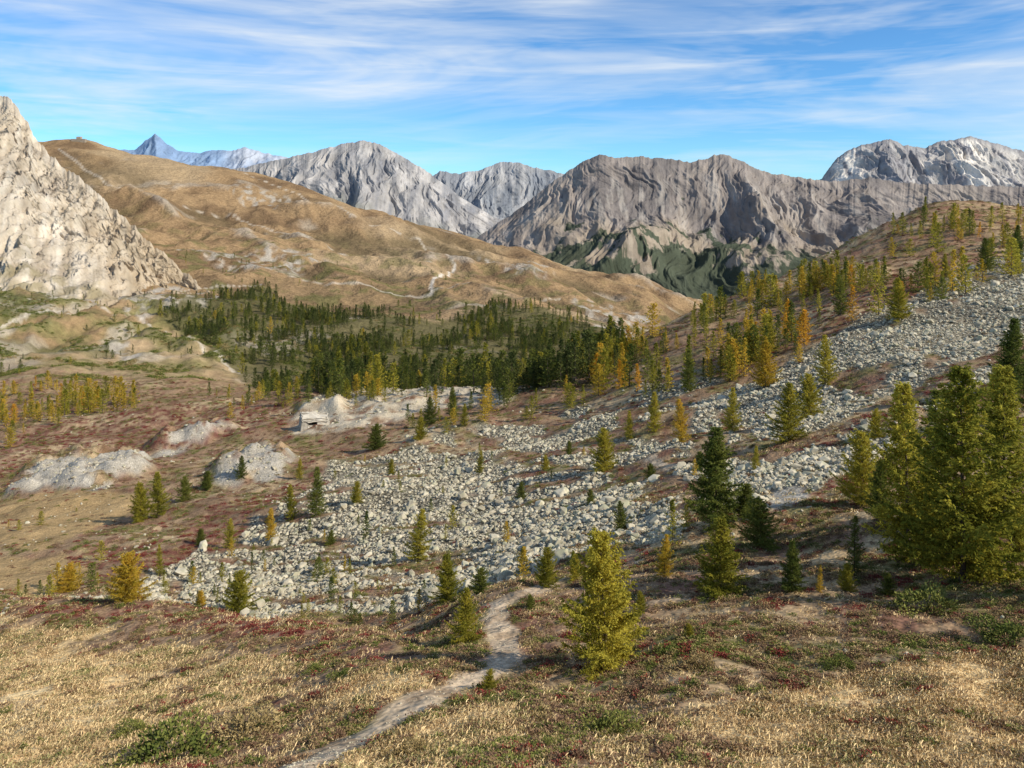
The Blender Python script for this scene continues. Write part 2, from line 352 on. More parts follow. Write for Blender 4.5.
# ------------------------------------------------------------------ MOUNTAINS
def mountain(name,crest,yc,yf,vf,na,nt_,lam,amp,seed,colfn,mat,ycvar=0,jag=0,yb=None,pw=1.0,gain=.5,a2=.3,fade=0,smooth=0):
    crest=sorted(crest); cu=np.array([c[0] for c in crest],float); cv=np.array([c[1] for c in crest],float)
    U=np.linspace(cu[0],cu[-1],na); V=np.interp(U,cu,cv)
    if smooth: V=np.convolve(np.pad(V,smooth,mode='edge'),np.ones(2*smooth+1)/(2*smooth+1),'valid')
    yca=(np.interp(U,cu,yc) if not np.isscalar(yc) else np.full(na,float(yc)))
    yca=yca*(1+ycvar*fbm(U/170,0*U,3,seed=seed+5))
    s=(U-CX)/F
    C=np.stack([s*yca,yca,(HV-V)/F*yca],-1)
    C[:,2]+=jag*(ridged(U/11,0*U,4,seed=seed+9,gain=.6)-.6)
    vfa=np.interp(U,cu,vf) if not np.isscalar(vf) else np.full(na,float(vf))
    Ft=np.stack([s*yf,np.full(na,yf),(HV-vfa)/F*yf],-1)
    t=np.linspace(0,1,nt_)**1.15
    T=t[:,None]*np.ones(na)
    Pm=C[None]+(Ft-C)[None]*t[:,None,None]
    Pm[...,2]=C[None,:,2]+(Ft-C)[None,:,2]*(t[:,None]**pw)
    x=Pm[...,0]; y=Pm[...,1]
    wx=fbm(x/lam/1.3,y/lam/1.3,3,seed=seed+20)*lam*.5
    r=ridged((x+wx)/lam,(y)/lam*.40,6,seed=seed,gain=gain)
    wx2=fbm(x/lam*3,y/lam*3,3,seed=seed+60)*lam*.12
    r2=ridged((x+wx*.5+wx2)/lam*5,(y)/lam*1.1,5,seed=seed+40,gain=.6)
    env=sm(0,.35,T)*(1-.6*sm(.6,1,T))+.03
    env2=sm(0,.08,T)
    fd=1-fade*sm(.3,.6,T)
    D=amp*((r-.66)*env+(r2-.62)*a2*env2)*fd
    Pm[...,2]+=D*.8; Pm[...,1]-=D*.8
    c=colfn(x,y,T,r,r2,U[None]*np.ones_like(T))
    B=C.copy(); yb=yb or (yca*1.25); B[:,1]=yb; B[:,0]=s*B[:,1]; B[:,2]=Ft[:,2]
    nb=10
    tb=np.linspace(1,0,nb,endpoint=False)
    Pb=C[None]+(B-C)[None]*tb[:,None,None]
    Pm=np.concatenate([Pb,Pm],0); c=np.concatenate([np.repeat(c[:1],nb,0),c],0)
    return grid_mesh(name,Pm,c,mat)

rock=mountain_material('mountain_rock',.012,15,.6,.30)
rockfar=mountain_material('far_mountain_rock',.005,26,.6,.28)
cliffm=mountain_material('limestone_scree',.06,1.8,.5,.28)
def c_mass(x,y,T,r,r2,U):
    n=fbm(x/300,y/500,5,seed=70); n2=fbm(x/55,y/260,5,seed=71); n3=fbm(x/140,y/190,6,seed=72,gain=.65)
    c=np.ones(x.shape+(3,))*np.array([.27,.23,.20])
    c=mixc(c,(.36,.305,.255),sm(-.05,.4,n)*.8)
    c=mixc(c,(.18,.158,.145),sm(.0,.45,-n))
    c=mixc(c,(.43,.385,.33),sm(.05,.35,n2)*sm(.05,.2,T)*.45)
    c=mixc(c,(.17,.15,.14),sm(.05,.4,-n2)*.45)
    c=mixc(c,(.32,.25,.165),sm(.3,.6,T+.3*n)*.55)
    f=sm(.58,.66,T+.42*n3+.10*(.66-r)+.15*np.exp(-((U-690)/50)**2)+.10*np.exp(-((U-560)/30)**2)-.03)
    c=mixc(c,(.048,.066,.042),f*.9)
    return c
mountain('massif_mountain',[(400,275),(440,258),(470,242),(490,228),(520,208),(555,180),(580,163),(600,154),(615,158),(640,155.5),(665,158),(690,162),(705,158),(720,153),(735,158),(760,170),(790,176),(830,181),(870,177),(900,182),(950,184),(1000,186),(1060,190),(1150,200),(1300,220)],
  4600,3100,325,1300,300,880,215,11,c_mass,rock,.03,14,pw=.95,a2=.20,smooth=3,gain=.46)
def c_light(x,y,T,r,r2,U):
    n=fbm(x/400,y/600,5,seed=80); n2=fbm(x/90,y/500,5,seed=81)
    c=np.ones(x.shape+(3,))*np.array([.34,.32,.30])
    c=mixc(c,(.25,.245,.245),sm(.0,.4,n))
    c=mixc(c,(.50,.465,.425),sm(.02,.35,n2)*.7)
    c=mixc(c,(.21,.21,.22),sm(.05,.35,-n2)*.6)
    c=mixc(c,(.19,.195,.155),sm(.4,.6,T+.2*n)*.7)
    return c
mountain('pale_mountain',[(180,190),(230,170),(262,163),(290,157),(320,150),(345,143),(365,140),(375,142),(385,147),(400,155),(425,170),(440,181),(465,200),(490,215),(520,228),(560,250)],
  6800,5200,290,700,260,950,250,23,c_light,rock,.02,18,a2=.24,gain=.47)
def c_light_hazed(x,y,T,r,r2,U):
    return c_light(x,y,T,r,r2,U)*.85+np.array([.025,.04,.055])  # dimmed with a blue lift: distance haze mixed into the rock colour
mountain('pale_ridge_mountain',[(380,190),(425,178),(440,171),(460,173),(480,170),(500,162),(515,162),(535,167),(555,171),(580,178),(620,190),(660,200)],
  8600,7000,280,460,200,1000,300,33,c_light_hazed,rockfar,.02,26,a2=.24)
def c_right(x,y,T,r,r2,U):
    n=fbm(x/400,y/600,5,seed=90); n2=fbm(x/110,y/500,5,seed=91)
    c=np.ones(x.shape+(3,))*np.array([.29,.275,.27])
    c=mixc(c,(.22,.21,.22),sm(.0,.35,-n2)*.6)
    wh=.95*np.exp(-((U-848)/15)**2)+.95*np.exp(-((U-968)/24)**2)+.6*np.exp(-((U-925)/10)**2)*sm(.1,.2,T)+.5*np.exp(-((U-1015)/12)**2)
    c=mixc(c,(.80,.73,.63),np.clip(wh+sm(.3,.55,n2)*.3,0,1)*sm(-.40,.1,n2+.12)*sm(0,.05,T))
    return c
mountain('limestone_peak',[(780,198),(800,190),(822,178),(835,160),(848,150),(865,144),(890,139),(905,145),(925,148),(940,141),(955,140),(970,136),(985,140),(1005,146),(1030,152),(1080,150),(1150,165),(1300,200)],
  7800,6000,260,800,240,800,270,44,c_right,rock,.02,26,a2=.28)
def c_far_hazed(x,y,T,r,r2,U):
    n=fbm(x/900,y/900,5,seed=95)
    c=np.ones(x.shape+(3,))*np.array([.23,.32,.45])  # blue of aerial haze put straight into the base colour
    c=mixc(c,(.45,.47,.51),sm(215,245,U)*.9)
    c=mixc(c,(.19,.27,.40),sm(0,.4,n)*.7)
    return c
mountain('distant_haze_tinted_mountain',[(-200,170),(60,156),(100,149),(118,149),(135,150),(145,141),(150,137),(155,133.5),(160,137),(166,143),(178,151),(200,153),(215,149),(232,151),(245,147),(262,152),(290,158),(330,172)],
  17000,14000,230,520,140,1500,380,55,c_far_hazed,rockfar,.01,36,a2=.2)
def c_cliff(x,y,T,r,r2,U):
    n=fbm(x/60,y/60,5,seed=97); n2=fbm((x+y*.5)/10,y/110,5,seed=98,gain=.6); n3=fbm(x/22,y/26,5,seed=99,gain=.6)
    c=np.ones(x.shape+(3,))*np.array([.53,.445,.335])
    c=mixc(c,(.36,.30,.235),sm(.0,.35,n+.4*n3)*.7)
    c=mixc(c,(.64,.565,.455),sm(.0,.4,n2)*.65)
    c=mixc(c,(.34,.27,.19),sm(.05,.4,-n2)*.55)
    c=mixc(c,(.28,.23,.13),sm(.70,.98,T+.3*n3)*.85)
    c=mixc(c,(.38,.285,.175),sm(60,150,U+30*n)*.65)
    return c
cl_cr=[(-320,20),(-150,50),(-60,75),(0,93),(12,100),(25,118),(40,143),(55,158),(80,178),(110,205),(130,222),(150,240),(175,262),(200,285),(230,310)]
mountain('limestone_cliff',cl_cr,list(np.interp([c[0] for c in cl_cr],[-320,0,230],[1050,960,720])),600,
  list(np.interp([c[0] for c in cl_cr],[-320,0,60,150,230],[312,312,318,335,350])),620,380,48,34,67,c_cliff,cliffm,.01,7,pw=.85,gain=.52,a2=.28,fade=.5,smooth=2)
print('mountains',time.time()-T0)

# ------------------------------------------------------------------ TREES
m_bark=solid_material('larch_bark',(.08,.06,.045),(.17,.13,.10),6,0)
M={'g':foliage_material('green_needles',(.09,.12,.028),(.25,.26,.055),.45),
   'yg':foliage_material('olive_needles',(.21,.21,.03),(.56,.47,.07),.48),
   'y':foliage_material('yellow_needles',(.46,.34,.04),(.76,.53,.08),.48),
   'o':foliage_material('orange_needles',(.56,.30,.03),(.80,.46,.06),.48),
   'd':foliage_material('forest_needles',(.065,.085,.028),(.16,.175,.05),.4)}
def vary(me,nv0,n,seed,C=None):
    r=np.random.default_rng(seed); tot=nv0+4*n
    a=np.ones((tot,4),np.float32); a[:nv0,:3]=.5
    if C is not None and n:
        ph=r.random((4,3))*6.28; f=r.normal(0,1.0,(4,3))
        lo=sum(np.sin((C@f[i]*2.2)+ph[i,0]) for i in range(4))*.16+.5
    else: lo=np.full(n,.5)
    v0=np.clip(lo+r.normal(0,.18,n),0,1); v1=np.clip(r.normal(.5,.25,n),0,1)
    a[nv0:,0]=np.repeat(v0,4); a[nv0:,1]=np.repeat(v1,4); a[nv0:,2]=0
    at=me.attributes.new('Var','FLOAT_COLOR','POINT'); at.data.foreach_set('color',a.reshape(-1))
def tree_arrays(seed,H,R,nb,leaf,step,low=.05,pw=.8,droop=.1):
    r=np.random.default_rng(seed)
    V=[];Fc=[]; nv=0
    bend=r.normal(0,.02*H,2)
    def axis(t): return np.array([bend[0]*t*t,bend[1]*t*t,H*t])
    K=7;rings=9
    for i in range(rings):
        t=i/(rings-1); c=axis(t); rad=H*.011*(1-t)**.8+.004
        if i==0: rad*=1.5; c=c-np.array([0,0,.25])
        for k in range(K):
            a=2*math.pi*k/K; V.append((c[0]+rad*math.cos(a),c[1]+rad*math.sin(a),c[2]))
    for i in range(rings-1):
        for k in range(K):
            Fc.append((i*K+k,i*K+(k+1)%K,(i+1)*K+(k+1)%K,(i+1)*K+k))
    nv=len(V); LC=[];LA=[]
    lob=r.random(6)*2*math.pi
    for b in range(nb):
        t=low+(1-low)*((b+r.random())/nb)**.92; t=min(t,.985)
        az=b*2.39996+r.normal(0,.35)
        prof=((1-t)**pw)*min(1,.55+t*3.0)
        L=R*prof*r.uniform(.45,1.18)*(1+.22*math.sin(az*2+lob[0])+.18*math.sin(az*3+t*9+lob[1]))+.06*R
        el0=-.05+.75*t+r.normal(0,.13)
        d=np.array([math.cos(az),math.sin(az)])
        ts=np.linspace(0,1,6)
        z=L*(math.sin(el0)*ts-droop*2*ts*(1-ts)*1.2+ .18*ts**2)
        c0=axis(t); pts_=np.stack([c0[0]+d[0]*L*ts*math.cos(el0),c0[1]+d[1]*L*ts*math.cos(el0),c0[2]+z],-1)
        pts_+=r.normal(0,.02*L,pts_.shape)*ts[:,None]
        side=np.array([-d[1],d[0],0]); up=np.array([0,0,1.])
        for i in range(6):
            rad=(.012+.004*H*(1-t))*(1-ts[i]*.85)*.5
            for k in range(3):
                a=2.094*k; q=pts_[i]+side*rad*math.cos(a)+up*rad*math.sin(a); V.append(tuple(q))
        for i in range(5):
            for k in range(3):
                Fc.append((nv+i*3+k,nv+i*3+(k+1)%3,nv+(i+1)*3+(k+1)%3,nv+(i+1)*3+k))
        nv+=18
        ntw=max(3,int(L/step)); tt=.02+.98*(np.arange(ntw)+r.random(ntw))/ntw
        base=np.stack([np.interp(tt,ts,pts_[:,k]) for k in range(3)],-1)
        for sd in (-1,1,0):
            tl=(.42*L*(1-tt)+.10*R+.03)*r.uniform(.4,1.1,ntw)
            ang=r.uniform(.5,1.2,ntw)*sd
            dr=np.stack([d[0]*np.cos(ang)-d[1]*np.sin(ang),d[1]*np.cos(ang)+d[0]*np.sin(ang),r.normal(.02 if sd else .45,.22,ntw)],-1)
            if sd==0: tl*=.6
            nl=max(2,int(.26*R/step*2))
            for q in range(nl):
                f=(q+r.random(ntw))/nl
                LC.append(base+dr*(tl*f)[:,None]+r.normal(0,leaf*.35,(ntw,3))-np.array([0,0,1])*(tl*f*f*.15)[:,None]); LA.append(dr+r.normal(0,.55,(ntw,3)))
    for q in range(10):
        LC.append((axis(.93+.075*q/9.)+r.normal(0,leaf*.25,3))[None]); LA.append(np.array([[0,0,1.]])+r.normal(0,.4,(1,3)))
    C=np.concatenate(LC); A=np.concatenate(LA); A/=np.linalg.norm(A,axis=1,keepdims=True)+1e-9
    Bv=np.cross(A,r.normal(0,1,A.shape)); Bv/=np.linalg.norm(Bv,axis=1,keepdims=True)+1e-9
    sz=leaf*r.uniform(.6,1.3,len(C))[:,None]
    q=np.stack([C-A*sz*.9,C+Bv*sz*.42,C+A*sz*.9,C-Bv*sz*.42],1).reshape(-1,3)
    V=np.concatenate([np.array(V),q]); fi=(np.arange(len(C)*4).reshape(-1,4)+nv)
    Fa=np.concatenate([np.array(Fc),fi]); Ma=np.concatenate([np.zeros(len(Fc),np.int32),np.ones(len(C),np.int32)])
    return V,Fa,Ma,nv,C
def quad_mesh(name,V,Fa,Ma,nv0,C,mats):
    me=bpy.data.meshes.new(name)
    me.vertices.add(len(V)); me.vertices.foreach_set('co',V.reshape(-1).astype(np.float32))
    k=Fa.shape[1]
    me.loops.add(Fa.size); me.loops.foreach_set('vertex_index',Fa.reshape(-1).astype(np.int32))
    me.polygons.add(len(Fa)); me.polygons.foreach_set('loop_start',(np.arange(len(Fa))*k).astype(np.int32))
    if Ma is not None: me.polygons.foreach_set('material_index',Ma.astype(np.int32))
    me.update(calc_edges=True)
    vary(me,nv0,(len(V)-nv0)//4,len(V)%97,C)
    for m in mats: me.materials.append(m)
    return me
hi=[]; specs=[(6,1.9,135,.064,.105,.02,.8),(6,1.6,130,.062,.105,.02,.74),(6,2.25,125,.068,.115,.02,.62),(6,1.25,115,.056,.095,.03,.85)]
for k,(H,R,nb,lf,st,lo,pw) in enumerate(specs): hi.append(tree_arrays(100+k,H,R,nb,lf,st,lo,pw))
lo_=[tree_arrays(200+k,6,R,46,.155,.30,.04,pw) for k,(R,pw) in enumerate([(1.7,.8),(2.3,.65),(1.4,.8)])]
HM={(k,c):quad_mesh('larch_%d_%s'%(k,c),*a,[m_bark,M[c]]) for k,a in enumerate(hi) for c in ('g','yg','y','o')}
LM={(k,c):quad_mesh('larchfar_%d_%s'%(k,c),*a,[m_bark,M[c]]) for k,a in enumerate(lo_) for c in M}
print('trees',len(hi[0][1]),len(lo_[0][1]),time.time()-T0)
rr=random.Random(5)
def tree(u,vb,hpx,c='g',k=None,wide=1.0):
    x,y,z=ground(u,vb); h=hpx*y/F
    k=rr.randrange(4) if k is None else k
    o=add_obj('larch_tree',HM[(k,c)],None,(x,y,z-.03))
    s=h/6.0; o.scale=(s*wide,s*wide,s); o.rotation_euler=(rr.gauss(0,.02),rr.gauss(0,.02),rr.random()*6.28)
T=[(962,584,214,'yg',0,1.05),(908,560,178,'yg',1,1.0),(1003,530,165,'yg',1,1.1),(935,530,140,'g',3,1.3),(988,578,100,'yg',1,1.2),(930,565,90,'yg',2,.9),(880,520,60,'g',0,1),(862,505,72,'yg',2,1),(855,578,62,'g',3,1),(792,592,52,'g',0,1),(820,592,27,'y',3,1),
(847,592,28,'yg',2,1),(716,527,98,'g',0,1.25),(718,597,80,'yg',0,1.2),(762,545,45,'g',2,1.5),(745,520,35,'g',2,1.4),(665,577,42,'y',1,1),(606,666,136,'yg',2,1.0),(545,587,40,'yg',2,1),
(575,580,25,'yg',2,1),(622,532,30,'g',0,1),(465,645,56,'yg',0,1),(448,602,48,'yg',0,1.2),(480,594,26,'g',2,1.4),(417,562,51,'yg',1,1.1),(237,613,42,'yg',2,1.2),(127,602,49,'y',2,1.25),(68,592,28,'y',2,1.3),
(200,608,17,'y',2,1.3),(160,576,32,'yg',3,1),(230,549,30,'yg',1,1),(271,540,32,'y',1,1),(291,520,36,'yg',1,1),(317,517,48,'g',1,1),(241,478,22,'g',0,1),(186,502,25,'g',2,1),(158,517,46,'yg',1,1.1),(140,522,38,'yg',2,1),
(206,490,18,'g',2,1.3),(604,472,44,'yg',2,1.0),(480,473,22,'yg',1,1),(487,692,22,'yg',2,1.2),(788,442,58,'yg',0,1.1),(810,418,44,'yg',2,1),(732,432,44,'yg',1,1),(681,442,42,'y',1,1),(655,432,40,'yg',1,1),
(765,388,46,'y',0,1.1),(826,386,50,'yg',1,1),(840,316,40,'g',1,1),(899,322,42,'yg',0,1.1),(1012,392,72,'g',0,1.1),(1000,452,84,'yg',1,1.1),(735,366,22,'o',2,1.2),(690,392,42,'g',1,1),(986,272,32,'g',0,1),
(1018,252,26,'g',0,1),(875,440,30,'yg',2,1),(945,280,24,'yg',1,1),(630,440,28,'yg',1,1),(375,450,25,'g',2,1.3),(355,505,22,'yg',2,1),(520,500,18,'g',2,1),(300,480,20,'yg',1,1),(390,475,16,'yg',2,1),
(1020,560,60,'yg',0,1),(890,595,22,'g',2,1.3),(640,612,20,'yg',2,1.2),(530,610,14,'g',2,1.4),(690,640,16,'yg',2,1.3),(430,425,28,'g',0,1.1),(452,418,30,'g',1,1.1),(420,440,22,'yg',2,1.1),(465,428,22,'yg',1,1),(545,470,15,'yg',2,1),
(570,455,14,'g',2,1),(700,470,18,'g',2,1.2),(755,470,24,'yg',1,1),(650,480,16,'g',2,1.3),(590,505,15,'g',2,1.3),(200,545,16,'g',2,1.3),(330,545,14,'g',2,1.3),(1040,420,90,'g',0,1),(1060,600,150,'yg',1,1),(1100,520,120,'g',0,1),(-40,620,40,'o',2,1),(-60,520,40,'g',1,1)]
for t in T: tree(*t)

# ------------------------------------------------------------------ GN instancer
def instancer(name,pos,rot,scl,idx,protos):
    coll=bpy.data.collections.new(name+'_source')
    for o in protos: coll.objects.link(o)
    me=bpy.data.meshes.new(name); n=len(pos)
    me.vertices.add(n); me.vertices.foreach_set('co',np.asarray(pos,np.float32).reshape(-1))
    a=me.attributes.new('irot','FLOAT_VECTOR','POINT'); a.data.foreach_set('vector',np.asarray(rot,np.float32).reshape(-1))
    a=me.attributes.new('iscl','FLOAT_VECTOR','POINT'); a.data.foreach_set('vector',np.asarray(scl,np.float32).reshape(-1))
    a=me.attributes.new('iidx','INT','POINT'); a.data.foreach_set('value',np.asarray(idx,np.int32))
    ob=add_obj(name,me)
    ng=bpy.data.node_groups.new(name+'_nodes','GeometryNodeTree')
    ng.interface.new_socket('Geometry',in_out='INPUT',socket_type='NodeSocketGeometry')
    ng.interface.new_socket('Geometry',in_out='OUTPUT',socket_type='NodeSocketGeometry')
    gi=ng.nodes.new('NodeGroupInput'); go=ng.nodes.new('NodeGroupOutput')
    iop=ng.nodes.new('GeometryNodeInstanceOnPoints'); ci=ng.nodes.new('GeometryNodeCollectionInfo')
    ci.inputs['Collection'].default_value=coll; ci.inputs['Separate Children'].default_value=True; ci.inputs['Reset Children'].default_value=True
    iop.inputs['Pick Instance'].default_value=True
    def na(nm,ty):
        q=ng.nodes.new('GeometryNodeInputNamedAttribute'); q.data_type=ty; q.inputs['Name'].default_value=nm
        return next(o for o in q.outputs if o.enabled and o.name=='Attribute')
    e=ng.nodes.new('FunctionNodeEulerToRotation')
    ng.links.new(gi.outputs[0],iop.inputs['Points']); ng.links.new(ci.outputs[0],iop.inputs['Instance'])
    ng.links.new(na('iidx','INT'),iop.inputs['Instance Index'])
    ng.links.new(na('irot','FLOAT_VECTOR'),e.inputs[0]); ng.links.new(e.outputs[0],iop.inputs['Rotation'])
    ng.links.new(na('iscl','FLOAT_VECTOR'),iop.inputs['Scale'])
    ng.links.new(iop.outputs[0],go.inputs[0])
    md=ob.modifiers.new('scatter','NODES'); md.node_group=ng
    return ob
def proto(name,me): return bpy.data.objects.new(name,me)
def sample(w,n,seed=0):
    r=np.random.default_rng(seed); w=w.ravel().astype(float); w=w/w.sum()
    k=r.choice(len(w),n,p=w); s=SG.ravel()[k]+r.uniform(-.5,.5,n)*(S1-S0)/NS; l=LG.ravel()[k]+r.uniform(-.5,.5,n)*(L1-L0)/NL
    s=np.clip(s,S0+.003,S1-.003); y=np.exp(l); x=s*y
    return x,y,zat(x,y),k
inv=(np.abs(SG)<.80)
def forest_mass(name,zs,n,hr,cw,seed,clump=1.0):
    w=np.zeros(SG.shape)
    for p,d in zs: w=np.maximum(w,blur(zone(p),2)*d)
    w*=sm(-.1,.35,fbm(XG/40,YG/60,3,seed=seed))*clump+.12
    w*=(1-pathm)
    x,y,z,k=sample(w*YG**1.0,n,seed)
    r=np.random.default_rng(seed+1)
    h=r.uniform(hr[0],hr[1],n)*r.uniform(.5,1.1,n)/6
    keys=sorted(LM); 
    cs_=list(cw); ci=r.choice(len(cs_),n,p=np.array([cw[c] for c in cs_])/sum(cw.values()))
    sh=r.integers(0,3,n); idx=[keys.index((int(a),cs_[b])) for a,b in zip(sh,ci)]
    wd=r.uniform(.85,1.25,n)
    instancer(name,np.stack([x,y,z-.1],-1),np.stack([0*x,0*x,r.uniform(0,6.28,n)],-1),np.stack([h*wd,h*wd,h],-1),idx,[proto('t_%02d'%i,LM[kk]) for i,kk in enumerate(keys)])
forest_mass('distant_larch_forest',[(forest,1)],2300,(7,11),{'d':7,'g':4,'yg':1.5,'y':.1},300,1.0)
forest_mass('hillside_larch_trees',[([(-100,255),(60,270),(250,262),(330,320),(250,372),(-100,390)],1),([(200,250),(420,262),(560,290),(560,315),(330,320)],.5)],380,(3,7),{'d':4,'g':5,'yg':1.5},310)
forest_mass('golden_larch_grove',[([(-120,412),(0,400),(130,388),(135,408),(60,440),(-120,450)],1)],150,(5,8),{'y':5,'o':.5,'yg':6},320)
forest_mass('slope_larch_grove',[([(590,385),(620,352),(700,314),(760,292),(830,268),(850,300),(760,370),(680,395),(600,405)],1),([(830,262),(940,215),(1100,215),(1100,260),(900,320),(800,360)],.25)],330,(4.5,8.5),{'g':3,'yg':6,'y':3.5,'o':.8},330)
forest_mass('plateau_larch_trees',[([(400,440),(415,405),(540,392),(600,392),(600,410),(540,425),(470,430)],1),([(200,395),(330,388),(400,388),(380,400),(230,420)],.6)],95,(3.5,6.5),{'g':3,'yg':6,'y':3},340)
forest_mass('larch_saplings',[([(-100,545),(200,480),(420,440),(700,440),(760,520),(560,590),(200,600),(-100,590)],1)],90,(1.2,3),{'g':4,'yg':5,'y':1.5},350)
# ---- boulders
m_rock=solid_material('boulder_stone',(.33,.285,.20),(.64,.57,.42),1.6,0,(.43,.42,.27))
def rock_mesh(seed):
    r=random.Random(seed); bm=bmesh.new()
    sx,sy,sz=r.uniform(.8,1.2),r.uniform(.6,1),r.uniform(.45,.8)
    for i in range(15):
        p=Vector((r.gauss(0,1),r.gauss(0,1),r.gauss(0,1))).normalized()*r.uniform(.75,1)
        bm.verts.new((p.x*sx*.5,p.y*sy*.5,p.z*sz*.5))
    res=bmesh.ops.convex_hull(bm,input=bm.verts)
    loose=[v for v in bm.verts if not v.link_faces]
    bmesh.ops.delete(bm,geom=loose,context='VERTS')
    bmesh.ops.bevel(bm,geom=list(bm.edges),offset=.025,segments=1,affect='EDGES',clamp_overlap=True)
    me=bpy.data.meshes.new('boulder'); bm.to_mesh(me); bm.free(); me.materials.append(m_rock); return me
RM=[rock_mesh(i) for i in range(8)]
w=(sm(.25,.8,rub)+.02*(rub>.02))*inv*(YG<330)
n=56000; x,y,z,k=sample(w,n,11); r=np.random.default_rng(12)
sz=np.clip(r.lognormal(-1.2,.58,n),.14,2.0)*(.62+y/300)
n2=3200; w2=(1-dry)*(1-pathm)*inv*(YG<260)*(.04+sm(36,55,YG))*(YG>18)*sm(-.2,.4,nC+.3*nB); x2,y2,z2,_=sample(w2,n2,13)
sz2=np.clip(r.lognormal(-1.5,.5,n2),.08,.7)*(.5+y2/180)
n3=1200; w3=inv*(YG<60)*(YG>12)*np.clip(blur(pathm,6)+.02,0,1); x3,y3,z3,_=sample(w3,n3,14); sz3=r.uniform(.02,.09,n3)
n4=2200; w4=inv*np.clip(grav+.6*plat,0,1)*(YG<330)*(YG>100); x4,y4,z4,_=sample(w4,n4,15); sz4=np.clip(r.lognormal(-1.3,.6,n4),.1,1.2)*(.6+y4/250)
X=np.concatenate([x,x2,x3,x4]);Yy=np.concatenate([y,y2,y3,y4]);Z=np.concatenate([z,z2,z3,z4]);SZ=np.concatenate([sz,sz2,sz3,sz4])
nn=len(X)
instancer('boulder_field',np.stack([X,Yy,Z+SZ*.08],-1),r.uniform(-.5,.5,(nn,3))*np.array([1,1,12]),SZ[:,None]*r.uniform(.8,1.2,(nn,3)),r.integers(0,8,nn),[proto('b_%02d'%i,m) for i,m in enumerate(RM)])
# ---- shrubs
SM=[foliage_material('heath_brown',(.15,.09,.055),(.31,.195,.11),0),foliage_material('heath_crimson',(.14,.035,.03),(.29,.07,.05),0),
    foliage_material('juniper_green',(.09,.115,.028),(.23,.225,.06),0),foliage_material('heath_olive',(.24,.17,.07),(.42,.32,.15),0)]
def shrub_arr(seed,n=180,leaf=.06):
    r=np.random.default_rng(seed)
    th=r.uniform(0,6.283,n); ph=np.arccos(r.uniform(0,1,n)); rad=r.uniform(.6,1.05,n)*(1+.25*np.sin(th*3+seed)+.16*np.sin(th*5+2*seed))
    C=np.stack([np.cos(th)*np.sin(ph)*rad*.5,np.sin(th)*np.sin(ph)*rad*.5,np.cos(ph)*rad*.30+.01],-1)
    A=C/np.linalg.norm(C,axis=1,keepdims=True)+r.normal(0,.5,C.shape)+np.array([0,0,.4]); A/=np.linalg.norm(A,axis=1,keepdims=True)
    Bv=np.cross(A,r.normal(0,1,A.shape)); Bv/=np.linalg.norm(Bv,axis=1,keepdims=True)
    sz=leaf*r.uniform(.6,1.3,n)[:,None]
    q=np.stack([C-A*sz,C+Bv*sz*.6,C+A*sz,C-Bv*sz*.6],1).reshape(-1,3)
    return q,np.arange(n*4).reshape(-1,4),np.zeros(n,np.int32),0,C*3
SP=[]
for c in range(4):
    for k in range(3): SP.append(quad_mesh('shrub',*shrub_arr(400+k),[SM[c]]))
w=inv*(YG<330)*(YG>9)*(1-sm(.2,.6,rub)*.93)*(1-sm(.1,.4,pathm))*(1-grav)*(1-plat*.85)*(1-dg*.93)*(1-dry2*.8)
w=w*(.12+sm(-.1,.4,nA+.5*nB))
n=46000; x,y,z,k=sample(w,n,21); r=np.random.default_rng(22)
rd=red.ravel()[k]; gn=sm(.0,.3,nB.ravel()[k]); q=r.random(n); rc=sm(.05,.3,fbm(XG/7,YG/7,3,seed=222)).ravel()[k]
ctype=np.where(q<.03+.22*rc+.32*rd*rc+.15*rd,1,np.where(q<.20+.2*rc+.3*rd+.22*gn,2,np.where(q<.74,0,3)))
s=r.uniform(.2,.6,n)*(.7+y/130); hgt=r.uniform(.35,.85,n)
instancer('heath_shrubs',np.stack([x,y,z-.02*s],-1),np.stack([0*x,0*x,r.uniform(0,6.28,n)],-1),np.stack([s,s,s*hgt],-1),ctype*3+r.integers(0,3,n),[proto('s_%02d'%i,m) for i,m in enumerate(SP)])
w=inv*(YG>330)*(YG<1100)*(.08+lowm+.5*fz)*sm(-.05,.3,nE+.4*nD)*(1-grey)
n=6500; x,y,z,k=sample(w,n,23); s=r.uniform(1.5,4.2,n)
instancer('hillside_shrubs',np.stack([x,y,z-.1],-1),np.stack([0*x,0*x,r.uniform(0,6.28,n)],-1),np.stack([s,s,s*.8],-1),r.choice([6,7,8,6,7,8,9,10],n),[proto('h_%02d'%i,m) for i,m in enumerate(SP)])
m_jun=quad_mesh('juniper_bush',*shrub_arr(500,2600,.022),[SM[2]]); m_jun2=quad_mesh('juniper_bush',*shrub_arr(503,2600,.022),[SM[3]])
for (u,v,wp,mm) in [(612,738,66,m_jun),(930,610,70,m_jun),(410,760,50,m_jun2),(170,765,110,m_jun),(548,750,30,m_jun),(210,700,18,m_jun),(360,598,16,m_jun),(345,678,26,m_jun),(700,668,40,m_jun2),(1005,640,60,m_jun),(840,668,36,m_jun),(250,738,70,m_jun2),(406,672,24,m_jun),(315,672,24,m_jun),(130,735,40,m_jun)]:
    x_,y_,z_=ground(u,v); o=add_obj('juniper_bush',mm,None,(x_,y_,z_-.03)); s_=wp*y_/F; o.scale=(s_,s_,s_*.8); o.rotation_euler=(0,0,rr.random()*6)
